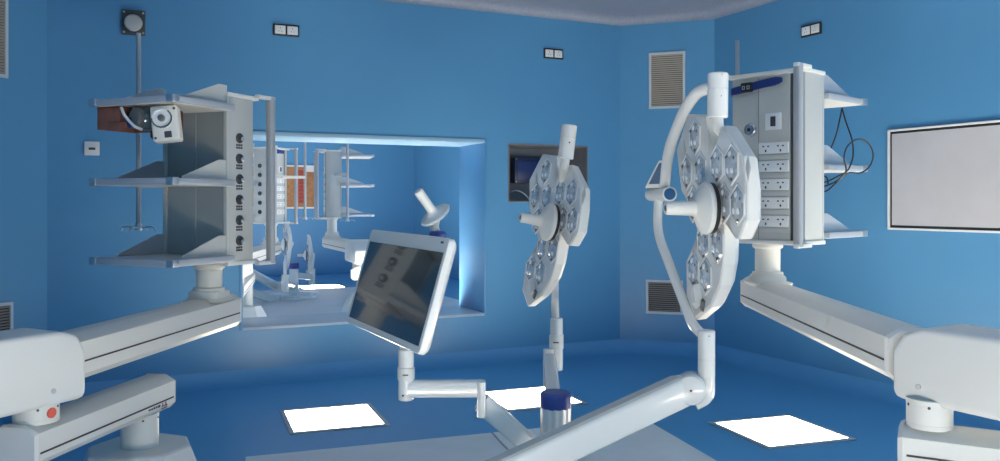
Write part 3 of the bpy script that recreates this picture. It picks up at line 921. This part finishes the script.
def sleeve(root, a, b, r, name='swivel', ring=.5, m='white2'):
    """upright cylindrical swivel with a dark joint line and a grub screw."""
    a, b = Vector(a), Vector(b)
    d = (b - a); Ln = d.length; z = d.normalized()
    k = Ln * ring
    bm = new(); lathe(bm, [(r - .004, 0), (r, .004), (r, k - .0015), (r * .955, k - .001), (r * .955, k + .001), (r, k + .0015), (r, Ln - .004), (r - .004, Ln), (0, Ln)], a, z, 32)
    lathe(bm, [(0, 0), (r - .004, 0)], a, z, 32) if False else None
    o = obj(name, bm, M[m], root)
    return o
def dot(parent, p, d, r=.004):
    bm = new(); lathe(bm, [(r, -.002), (r, .0012), (0, .0012)], p, d, 12)
    return obj('grub_screw', bm, M['ink'], parent)
TOCAM = lambda p: Vector((-p.x, -p.y, 0)).normalized()

# ---- right lamp (photo), on its double yoke
cRl = W(-.75, 3.0, 1.55)
LR = thing('operating_lamp', (cRl.x, cRl.y, 1.2), 'larger white operating lamp on a bent tube yoke beside the socket pendant', 'operating lamp')
nR = D(.994, -.104)
mxl, LL = lamp_head(LR, cRl, nR)
# neck from the head's back to the lower swivel
sw0, sw1 = PD(718, 73, 2.98), PD(717.5, 118, 2.98)
sl = sleeve(LR, sw0, sw1, .036, 'swivel', .36); 
dot(sl, PD(720.5, 97, 2.98) + TOCAM(sw0) * .0355, TOCAM(sw0)); dot(sl, PD(721.5, 76, 2.98) + TOCAM(sw0) * .0355, TOCAM(sw0), .003)
bm = new(); tube(bm, fillet([sw1, PD(717.5, 127, 2.98), PD(722, 138, 2.98) - Vector(nR) * .02, mxl @ Vector((0, -.16, -.06))], .06), .020); obj('head_neck', bm, M['white'], LR)
# inner yoke
jA, jB = PD(651, 194.5, 3.56), PD(669.5, 194, 3.32)
jm_ = (jA + jB) / 2
bm = new(); tube(bm, fillet([PD(712, 88, 2.99), PD(698, 91, 3.03), PD(685, 108, 3.12), PD(668, 150, 3.30), PD(664, 193, 3.40)], .09), .0215); obj('inner_yoke', bm, M['white2'], LR)
bm = new(); cyl(bm, jA, jB, .028, bev=.006); jo = obj('yoke_joint', bm, M['white2'], LR)
dj = (jB - jA).normalized()
bm = new(); lathe(bm, [(.027, -.001), (.029, .004), (.024, .006), (.023, .001), (0, .001)], jB, dj, 28); obj('joint_ring', bm, M['white'], jo)
bm = new(); lathe(bm, [(.0225, .0005), (.0225, .004), (0, .005)], jB, dj, 28); obj('joint_cap', bm, M['tealblue'], jo)
# wedge-shaped control pad on the joint
bm = new(); cv = TOCAM(jm_)
sd = Vector((cv.y, -cv.x, 0)); sd = sd if sd.dot(W(1, 0, 0) - W(0, 0, 0)) < 0 else -sd      # photo right
q0 = PD(658, 188, 3.46)
mp = frame_matrix(q0, sd, Vector((0, 0, 1)), cv if sd.cross(Vector((0, 0, 1))).dot(cv) > 0 else -cv)
prism(bm, [(-.052, .0), (.034, .0), (.036, -.108), (.004, -.110)], -.065, .03, mp, bev=.006); cp = obj('control_pad', bm, M['white'], LR)
bm = new(); prism(bm, [(-.037, -.014), (.022, -.016), (.024, -.098), (.005, -.099)], -.067, -.064, mp, bev=.001, seg=1); obj('keypad', bm, mat('slate_keypad', (.10, .15, .24), .3), cp)
# outer yoke
u0 = PD(706, 334, 3.05)
bm = new(); tube(bm, fillet([PD(658.5, 196, 3.44), PD(657, 232, 3.42), PD(693, 326, 3.10), PD(706, 338, 3.05)], .10), .0185); obj('outer_yoke', bm, M['white2'], LR)
su = sleeve(LR, PD(706.5, 330, 3.05), PD(706.5, 377, 3.05), .0305, 'upper_swivel', .62)
dot(su, PD(708.5, 335, 3.05) + TOCAM(u0) * .030, TOCAM(u0), .0035)
# elbow with its big round pivot
pv = PD(691, 388, 3.05)
bm = new(); tube(bm, fillet([PD(706.5, 374, 3.05), PD(706.5, 396, 3.05), PD(694, 402, 3.05)], .05), .030); obj('elbow', bm, M['white2'], LR)
tc = TOCAM(pv)
bm = new(); lathe(bm, [(0, -.045), (.050, -.045), (.054, -.038), (.054, .038), (.050, .046), (.040, .048), (0, .048)], pv, tc, 40); pvo = obj('pivot', bm, M['white2'], LR)
bm = new(); lathe(bm, [(.0045, .047), (.0045, .0495), (0, .0495)], pv, tc, 12); obj('pivot_screw', bm, M['ink'], pvo)
# spring arm and the extension arm back to the post
sa = PD(684, 390, 3.05); sb = PD(528, 463, 2.80)
dr = (sb - sa); sbx = sa + dr * 1.38
bm = new(); bar(bm, sa, sbx, rrect(.066, .112, .020, 4)); obj('spring_arm', bm, M['white2'], LR)
bm = new(); bar(bm, sa + dr.normalized() * .02, sbx, [(-.030, -.0535), (.030, -.0535), (.022, -.060), (-.022, -.060)]); obj('arm_shade_strip', bm, M['lightgrey'], LR)  # grey strip paints the shade on the arm's underside
SH = W(-.204, 3.12, 0)
bm = new()
ext0 = Vector((sbx.x, sbx.y, sbx.z))
cyl(bm, (ext0.x, ext0.y, ext0.z - .06), (ext0.x, ext0.y, 2.70), .045); obj('knuckle', bm, M['white2'], LR)
bm = new(); bar(bm, Vector((ext0.x, ext0.y, 2.66)), Vector((SH.x, SH.y, 2.66)) - (Vector((SH.x, SH.y, 0)) - Vector((ext0.x, ext0.y, 0))).normalized() * .075, rrect(.07, .08, .02, 4)); obj('extension_arm', bm, M['white2'], LR)

# ---- middle lamp
cMl = W(-.256, 4.1, 1.63)
LM = thing('operating_lamp', (cMl.x, cMl.y, 1.3), 'smaller looking white operating lamp in front of the grey wall hatch', 'operating lamp')
nM = D(.948, -.319) + Vector((0, 0, -.16))
mxm, LLm = lamp_head(LM, cMl, nM, roll=math.radians(1.0))
s0, s1 = PD(569.5, 125, 4.0), PD(565.5, 159, 4.0)
sl = sleeve(LM, s0, s1, .037, 'swivel', .36); dot(sl, PD(569.5, 143, 4.0) + TOCAM(s0) * .037, TOCAM(s0))
bm = new(); tube(bm, fillet([s1, PD(564.5, 166, 4.0), PD(563, 178, 4.05), mxm @ Vector((0, -.12, -.06))], .05), .021); obj('head_neck', bm, M['white'], LM)
back = mxm @ Vector((0, 0, -.30))
bm = new(); tube(bm, fillet([PD(567.5, 146, 4.0), PD(562, 151, 4.42), PD(558, 172, 4.56), PD(556, 250, 4.58), PD(555, 290, 4.42), PD(555, 303, 4.16), PD(555.5, 322, 4.1)], .12), .019); obj('yoke', bm, M['white2'], LM)
us = sleeve(LM, PD(556.5, 318, 4.1), PD(556.5, 370, 4.1), .0305, 'upper_swivel', .30)
bm = new(); lathe(bm, [(.0305, 0), (.034, .002), (.034, .066), (.0305, .068)], PD(556.5, 334.5, 4.1), (0, 0, 1), 28); obj('swivel_sleeve', bm, M['white'], us)
pq = PD(556, 341.5, 4.1); bm = new(); box(bm, -.014, .014, -.003, .003, .0335, .0348, frame_matrix(pq, Vector((TOCAM(pq).y, -TOCAM(pq).x, 0)), (0, 0, 1), TOCAM(pq))); obj('printed_label', bm, M['ink'], us, 0)
dot(us, PD(555.5, 364, 4.1) + TOCAM(pq) * .0302, TOCAM(pq), .005)
kn = PD(549, 366, 4.02)
bm = new(); bar(bm, PD(548.5, 349, 4.02), PD(548.5, 386, 4.02), rrect(.05, .030, .012, 3), up=TOCAM(kn)); obj('knuckle', bm, M['white2'], LM)
bm = new(); bar(bm, PD(550, 362, 4.02), Vector((SH.x, SH.y, 2.39)) + (Vector((kn.x, kn.y, 0)) - SH).normalized() * .075 + Vector((0, 0, -.0)), rrect(.060, .085, .018, 4)); obj('spring_arm', bm, M['white2'], LM)

# ---- shared ceiling post with the blue cap
CP = thing('ceiling_post', (SH.x, SH.y, 2.25), 'white ribbed ceiling post with dark blue end cap between the lamps', 'ceiling post')
bm = new()
loops = []
for z in (2.28, 2.845):
    loops.append([Vector((SH.x + (.054 + .0022 * math.cos(12 * a)) * math.cos(a), SH.y + (.054 + .0022 * math.cos(12 * a)) * math.sin(a), z)) for a in [2 * PI * k / 96 for k in range(96)]])
loft(bm, loops); obj('post', bm, M['white2'], CP)
bm = new(); lathe(bm, [(0, 2.242), (.050, 2.242), (.056, 2.248), (.0575, 2.255), (.0575, 2.296), (.054, 2.30)], Vector((SH.x, SH.y, 0)), (0, 0, 1), 40); obj('end_cap', bm, M['bluecap'], CP)
bm = new(); lathe(bm, [(.0575, 2.44), (.075, 2.445), (.075, 2.72), (.0575, 2.725)], Vector((SH.x, SH.y, 0)), (0, 0, 1), 40); obj('bearing', bm, M['white2'], CP)
bm = new(); lathe(bm, [(.20, 2.78), (.25, 2.81), (.25, 2.829), (0, 2.829)], Vector((SH.x, SH.y, 0)), (0, 0, 1), 48); obj('ceiling_plate', bm, M['white2'], CP)

# ---------------------------------------------------------------- monitor on its own arm
mo = W(.373, 2.95, 1.832)
def C2(v): return Vector((v[0] * CT - v[1] * ST, v[0] * ST + v[1] * CT, v[2]))
r2 = C2((-.45881543, -.88847199, .01029153)); u2v = C2((.25141913, -.11870856, .96057103)); n2 = C2((.85221876, -.4433123, -.27784417))
MM = frame_matrix(mo, -r2, u2v, n2)
MO = thing('monitor', (mo.x, mo.y, 1.64), 'white framed dark monitor tilted on a ceiling arm', 'monitor')
w, h = .75, .37
bm = new()
rp = rrect(w, h, .018, 4)
loft(bm, [[MM @ Vector((p[0] * .92, p[1] * .90, -.044)) for p in rp], [MM @ Vector((p[0] * .975, p[1] * .96, -.032)) for p in rp], [MM @ Vector((p[0], p[1], -.020)) for p in rp], [MM @ Vector((p[0], p[1], -.004)) for p in rp], [MM @ Vector((p[0] * .994, p[1] * .988, 0)) for p in rp]])
cs = obj('casing', bm, M['white2'], MO, 30)
# screen: photo-left edge is +x here
bm = new(); box(bm, -.355, .350, -.136, .162, -.002, .0016, MM, bev=.001, seg=1); obj('screen', bm, M['screen'], MO)
bm = new(); box(bm, -.335, -.315, -.171, -.164, -.001, .0012, MM); obj('logo', bm, M['ink'], MO, 0)
# yoke and swivel behind
bm = new(); box(bm, -.10, .10, -.06, .10, -.085, -.045, MM, bev=.012); obj('mount_plate', bm, M['white'], MO)
nk0, nk1 = PD(406, 349, 3.02), PD(406, 400, 3.02)
bm = new(); tube(bm, fillet([MM @ Vector((0, .03, -.07)), MM @ Vector((.0, .10, -.12)), PD(407, 343, 3.04), PD(406, 356, 3.02)], .05), .024); obj('mount_tube', bm, M['white'], MO)
nk = sleeve(MO, nk0, nk1, .0275, 'swivel', .36)
bm = new(); lathe(bm, [(.0275, 0), (.0305, .002), (.0305, .042), (.0275, .044)], PD(406, 367, 3.02), (0, 0, 1), 28); obj('swivel_sleeve', bm, M['white'], nk)
pq = PD(405.5, 373.5, 3.02); bm = new(); box(bm, -.010, .010, -.0025, .0025, .0300, .0312, frame_matrix(pq, Vector((TOCAM(pq).y, -TOCAM(pq).x, 0)), (0, 0, 1), TOCAM(pq))); obj('printed_label', bm, M['ink'], nk, 0)
dot(nk, PD(403, 394, 3.02) + TOCAM(pq) * .0272, TOCAM(pq), .004)
ka, kb = PD(408, 388.5, 3.02), PD(484, 388.5, 3.04)
bm = new(); bar(bm, ka, kb, rrect(.055, .060, .018, 4)); obj('link_arm', bm, M['white2'], MO)
bm = new(); box(bm, -.0, .03, -.024, .024, -.02, .02, frame_matrix(ka, (kb - ka).normalized(), (0, 0, 1), TOCAM(ka)), bev=.008); obj('link_knuckle', bm, M['white2'], MO)
kc = PD(483, 398, 3.04)
bm = new(); bar(bm, PD(481.5, 381, 3.03), PD(481.5, 416, 3.03), rrect(.030, .060, .014, 4), up=TOCAM(kc)); obj('knuckle', bm, M['white2'], MO)
bm = new(); bar(bm, PD(481, 402, 3.06), PD(541, 455, 3.11), rrect(.05, .074, .018, 4)); sa_ = obj('spring_arm', bm, M['white2'], MO)
bm = new(); bar(bm, PD(541, 455, 3.11) + Vector((0, 0, -.01)), Vector((SH.x, SH.y, 2.60)) + (W(0.1, 3.1, 0) - SH).normalized() * .05, rrect(.06, .07, .018, 4)); obj('post_bracket', bm, M['white2'], MO)
# sterile handle hanging from the lower edge
hb = PD(440, 236, 2.86)
ha = (PD(422, 198, 2.825) - PD(437, 219, 2.86)).normalized()
bm = new(); lathe(bm, [(.026, -.020), (.030, .006), (.024, .016), (.0, .019)], PD(437.5, 236.0, 2.88), (0, 0, -1), 28); obj('handle_mount', bm, M['bluecap'], MO)
hp = PD(436, 216, 2.86)
bm = new(); tube(bm, fillet([PD(437, 234, 2.89), PD(434, 228, 2.88), hp], .02), .016, 14); obj('handle_stem', bm, M['lightgrey'], MO)
bm = new(); lathe(bm, [(0, -.012), (.020, -.012), (.052, -.002), (.058, .004), (.054, .009), (.030, .014), (.019, .022), (.016, .03), (.0165, .105), (.014, .110), (.008, .110), (.007, .106), (0, .106)], hp, ha, 32); obj('handle', bm, M['white'], MO)

# ---------------------------------------------------------------- the next theatre, seen through the opening
Y2, Y3 = BY + WT, 15.4
NXL, NXR = -5.5, 1.3
def box_struct(name, a, m):
    bm = new(); box(bm, *a); return struct(name, bm, m, 0)
NEXT = [(NXL, Y2, 0), (NXL, Y3, 0), (NXR, Y3, 0), (NXR, Y2, 0)]
for nm, i in (('wall_next_left', 0), ('wall_next_back', 1), ('wall_next_right', 2)):
    plain_wall(nm, NEXT[i][:2], NEXT[i + 1][:2], (-2, 11), m=M['wall'])
box_struct('wall_next_front_left', (NXL - .1, BX0, Y2 - .05, Y2, FLOOR, CEIL), M['wall'])
box_struct('wall_next_front_right', (BX1, NXR + .1, Y2 - .05, Y2, FLOOR, CEIL), M['wall'])
box_struct('floor_next', (NXL - .1, NXR + .1, BY + .02, Y3 + .1, FLOOR - .1, FLOOR), M['floor'])
box_struct('ceiling_next', (NXL - .1, NXR + .1, BY + .02, Y3 + .1, CEIL, CEIL + .1), M['ceil'])
bm = new(); box(bm, -4.3, .6, 7.5, 12.6, CEIL - .03, CEIL - .001, bev=.006)
tag(obj('laminar_airflow_panel', bm, M['laminar_white']), 'pale airflow screen on the ceiling of the next theatre, seen through the opening', 'ceiling panel')
GL2 = 'added unseen fill lights of the next theatre'
ceiling_light(PZ(322, 287.5, CEIL), EX, .62, 'lit square ceiling light of the next theatre beside its small lamps', m=M['tile_far'])
ceiling_light(PZ(450, 304.5, CEIL), EX, .56, 'lit ceiling light of the next theatre showing beside the monitor edge', m=M['tile_far'])
for p in (Vector((-4.9, 9.0, 0)), Vector((.9, 9.0, 0)), Vector((.9, 11.2, 0)), Vector((-.2, 13.4, 0)), Vector((-4.9, 7.4, 0)), Vector((-.3, 8.6, 0)), Vector((-2.45, 7.17, 0))):  # lights added out of view to brighten the next theatre
    ceiling_light(p, EX, .56, 'added fill light on the unseen ceiling of the next theatre', GL2, m=M['tile_far'])

def far_pendant(c, f, z0, z1, piv, za, can, label):
    P = thing('surgical_pendant', (c.x, c.y, z0), label, 'ceiling pendant')
    mx, zs = cabinet(P, c, f, z0, z1, simple=True)
    u = (piv - c).normalized()
    e = c - u * .17
    o, u_, x_ = arm_body(P, Vector((e.x, e.y, za)), Vector((piv.x, piv.y, za)), .128, 1, zl=.64)
    neck(P, mx, z1 + .004, za - .105, za - .06, u_, x_)
    housing(P, piv, u, x_, za - .085, za + .13, .14, .32, .23)
    joint(P, piv, za + .12, za + .19, .066)
    v = (can - piv).normalized()
    a, b = piv - v * .1, can + v * .12
    arm_body(P, Vector((a.x, a.y, za + .25)), Vector((b.x, b.y, za + .25)), .12, 1, zl=.66)
    joint(P, can, za + .305, 2.55, .066)
    bm = new()
    loft(bm, [[Vector((can.x + r * math.cos(PI / 8 + k * PI / 4), can.y + r * math.sin(PI / 8 + k * PI / 4), z)) for k in range(8)] for r, z in ((.145, 2.54), (.23, 2.70), (.24, CEIL - .032))])
    obj('canopy', bm, M['white'], P, 25)
    return P, mx, zs
cA = W((500 - 271) / F * 8.85, 8.85, 0)
PA, mxA, zsA = far_pendant(cA, D(.955, .30), .985, 1.755, W((500 - 236) / F * 7.15, 7.15, 0), 2.03, W(2.45, 8.2, 0), 'pendant of the next theatre with dark gas outlets facing, beside the brown board')
cB = W((500 - 332) / F * 9.7, 9.7, 0)
PB, mxB, zsB = far_pendant(cB, D(-.965, .26), .965, 1.715, W((500 - 359) / F * 8.5, 8.5, 0), 2.0, W(1.5, 9.3, 0), 'pendant of the next theatre with shelves pointing towards the monitor')
hang_pole(305, 8.9, 219, 141, 'thin white infusion pole of the next theatre in front of the brown board', arm_to=mxA @ Vector((.0, -.135, 0)), zarm=1.28, r=.014)
hang_pole(347.5, 9.3, 221, 143, 'thin white infusion pole crossing the shelves of the farther pendant', arm_to=mxB @ Vector((-.205, .02, 0)), zarm=1.235, r=.014)
bm = new(); pA = lambda x, y, z: mxA @ Vector((x, y, z))
box(bm, -.10, .17, -.100, -.086, 1.00, 1.035, mxA, bev=.005); box(bm, .02, .07, -.112, -.098, .995, 1.04, mxA, bev=.004)
tag(obj('strap', bm, M['navy']), 'dark blue strap on the far pendant with dark gas outlets', 'strap')

# lamps of the next theatre on their shared post
PX = W((500 - 294) / F * 11.4, 11.4, 0)
CP2 = thing('ceiling_post', (PX.x, PX.y, 2.36), 'small white post with blue cap in the next theatre', 'ceiling post')
bm = new(); cyl(bm, (PX.x, PX.y, 2.43), (PX.x, PX.y, 2.80), .062); obj('post', bm, M['white2'], CP2)
bm = new(); cyl(bm, (PX.x, PX.y, 2.355), (PX.x, PX.y, 2.43), .066); obj('end_cap', bm, M['bluecap'], CP2)
bm = new(); cyl(bm, (PX.x, PX.y, 2.775), (PX.x, PX.y, CEIL - .032), .30, seg=40); obj('ceiling_plate', bm, M['white2'], CP2)
def far_lamp(px, py, d, n, s, kx, label, side, roll=0):
    c = PD(px, py, d)
    o = thing('operating_lamp', (c.x, c.y, c.z - .3), label, 'operating lamp')
    mx, L = lamp_head(o, c, n, roll=roll, s=s, detail=False)
    b = mx @ Vector((0, 0, -.10)); q = PD(kx[0], kx[1], d)
    bm = new(); tube(bm, fillet([mx @ Vector((0, 0, -.06)), b, Vector((q.x, q.y, b.z + .25 * s)), Vector((q.x, q.y, q.z - .1)), q], .12), .022, 12); obj('yoke', bm, M['white2'], o)
    bm = new(); cyl(bm, Vector((q.x, q.y, q.z - .12)), Vector((q.x, q.y, q.z + .10)), .045); obj('swivel', bm, M['white2'], o)
    return o, q
o, q = far_lamp(286, 243, 10.6, D(.93, -.36), .80, (285, 284), 'edge-on lamp of the next theatre nearer the gas outlet pendant', 1)
w1 = PD(244, 269, 10.4)
bm = new(); bar(bm, q, Vector((PX.x, PX.y, q.z + .04)) + (q - PX).normalized() * .07, rrect(.06, .08, .018, 3)); obj('link_arm', bm, M['white2'], o)
o, q2 = far_lamp(308, 254, 11.9, D(.96, -.27), .78, (312, 277), 'edge-on lamp of the next theatre farther from the gas outlet pendant', 1)
w2 = Vector((PX.x, PX.y, 2.52))
bm = new(); bar(bm, Vector((q2.x, q2.y, q2.z)), w2 + (q2 - w2).normalized() * .07, rrect(.06, .09, .018, 3)); obj('link_arm', bm, M['white2'], o)
for (a, b) in (((238, 265.5), (276, 286)), ((236, 287), (274, 300))):
    pa, pb = PD(a[0], a[1], 10.3), PD(b[0], b[1], 11.1)
    bm = new(); bar(bm, pa, pb, rrect(.07, .10, .02, 3)); sp2 = obj('spring_arm', bm, M['white2'], CP2)
    bm = new(); e = Vector((pb.x, pb.y, pb.z)); tgt = Vector((PX.x, PX.y, pb.z + .02)); bar(bm, e, tgt + (e - tgt).normalized() * .06, rrect(.08, .11, .02, 3)); obj('knuckle', bm, M['white2'], sp2)

# brown board on the far wall of the next theatre
def on_far(px, py):
    k = (500 - px) / F; d = (Y3) / (CT + ST * k)
    return W(k * d, d, EYE + (py - HZ) / F * d)
a, b = on_far(248, 166), on_far(316.5, 207)
bo = thing('notice_board', ((a.x + b.x) / 2, Y3, a.z), 'brown board with red lettering on the far wall of the next theatre', 'notice board')
bm = new(); box(bm, b.x, a.x, Y3 - .03, Y3 - .001, a.z, b.z, bev=.004); obj('board', bm, M['cork'], bo)
bm = new()
for q in ((b.x - .02, a.x + .02, a.z - .03, a.z), (b.x - .02, a.x + .02, b.z, b.z + .03)): box(bm, q[0], q[1], Y3 - .04, Y3 - .001, q[2], q[3], bev=.004)
obj('frame', bm, M['paper'], bo)
for (p0, p1) in ((253, 257), (298, 303.5)):
    u, v = on_far(p0, 170), on_far(p1, 203)
    bm = new(); box(bm, v.x, u.x, Y3 - .034, Y3 - .029, u.z, v.z); st = obj('poster_strip', bm, M['redink'], bo, 0)
    bm = new(); n = 9
    for k in range(n):
        z = u.z + (v.z - u.z) * (k + .5) / n
        for (s0, s1, h0, h1) in ((.2, .8, -.30, -.16), (.2, .34, -.3, .3), (.66, .8, -.3, .3), (.2, .8, .18, .3)) if k % 2 else ((.2, .8, -.06, .08), (.43, .57, -.3, .3), (.2, .8, .2, .3)):
            hh = (v.z - u.z) / n
            box(bm, v.x + (u.x - v.x) * s0, v.x + (u.x - v.x) * s1, Y3 - .037, Y3 - .0335, z + hh * h0, z + hh * h1)
    obj('lettering', bm, mat('dark_red_lettering', (.24, .03, .03), .6), st, 0)
u, v = on_far(304, 167), on_far(316, 172)
bm = new(); box(bm, v.x, u.x, Y3 - .035, Y3 - .029, u.z, v.z); obj('paper', bm, M['paper'], bo, 0)

# ---------------------------------------------------------------- camera, world, output
cam = bpy.data.cameras.new('camera')
cam.sensor_fit = 'HORIZONTAL'; cam.sensor_width = 36.0
cam.lens = F / 1000 * 36.0
cam.shift_y = -0.0275
cam.clip_start = .02
co = bpy.data.objects.new('camera', cam); COL.objects.link(co)
R_, Fw, Up = W(1, 0, 0), W(0, 1, 0), Vector((0, 0, 1))
# the photograph was taken with the phone upside down: camera right = room left, camera up = room down
co.matrix_world = frame_matrix((0, 0, EYE), R_, -Up, Vector((0, 0, 0)) - Fw) if False else frame_matrix((0, 0, EYE), -R_, -Up, -Fw)
scn.camera = co
w = bpy.data.worlds.new('world'); scn.world = w; w.use_nodes = True
w.node_tree.nodes['Background'].inputs[0].default_value = (.5, .6, .7, 1)
w.node_tree.nodes['Background'].inputs[1].default_value = .05
vs = scn.view_settings
vs.view_transform = 'Standard'; vs.look = 'None'; vs.gamma = 1.0; vs.use_curve_mapping = False
vs.exposure = 2.1
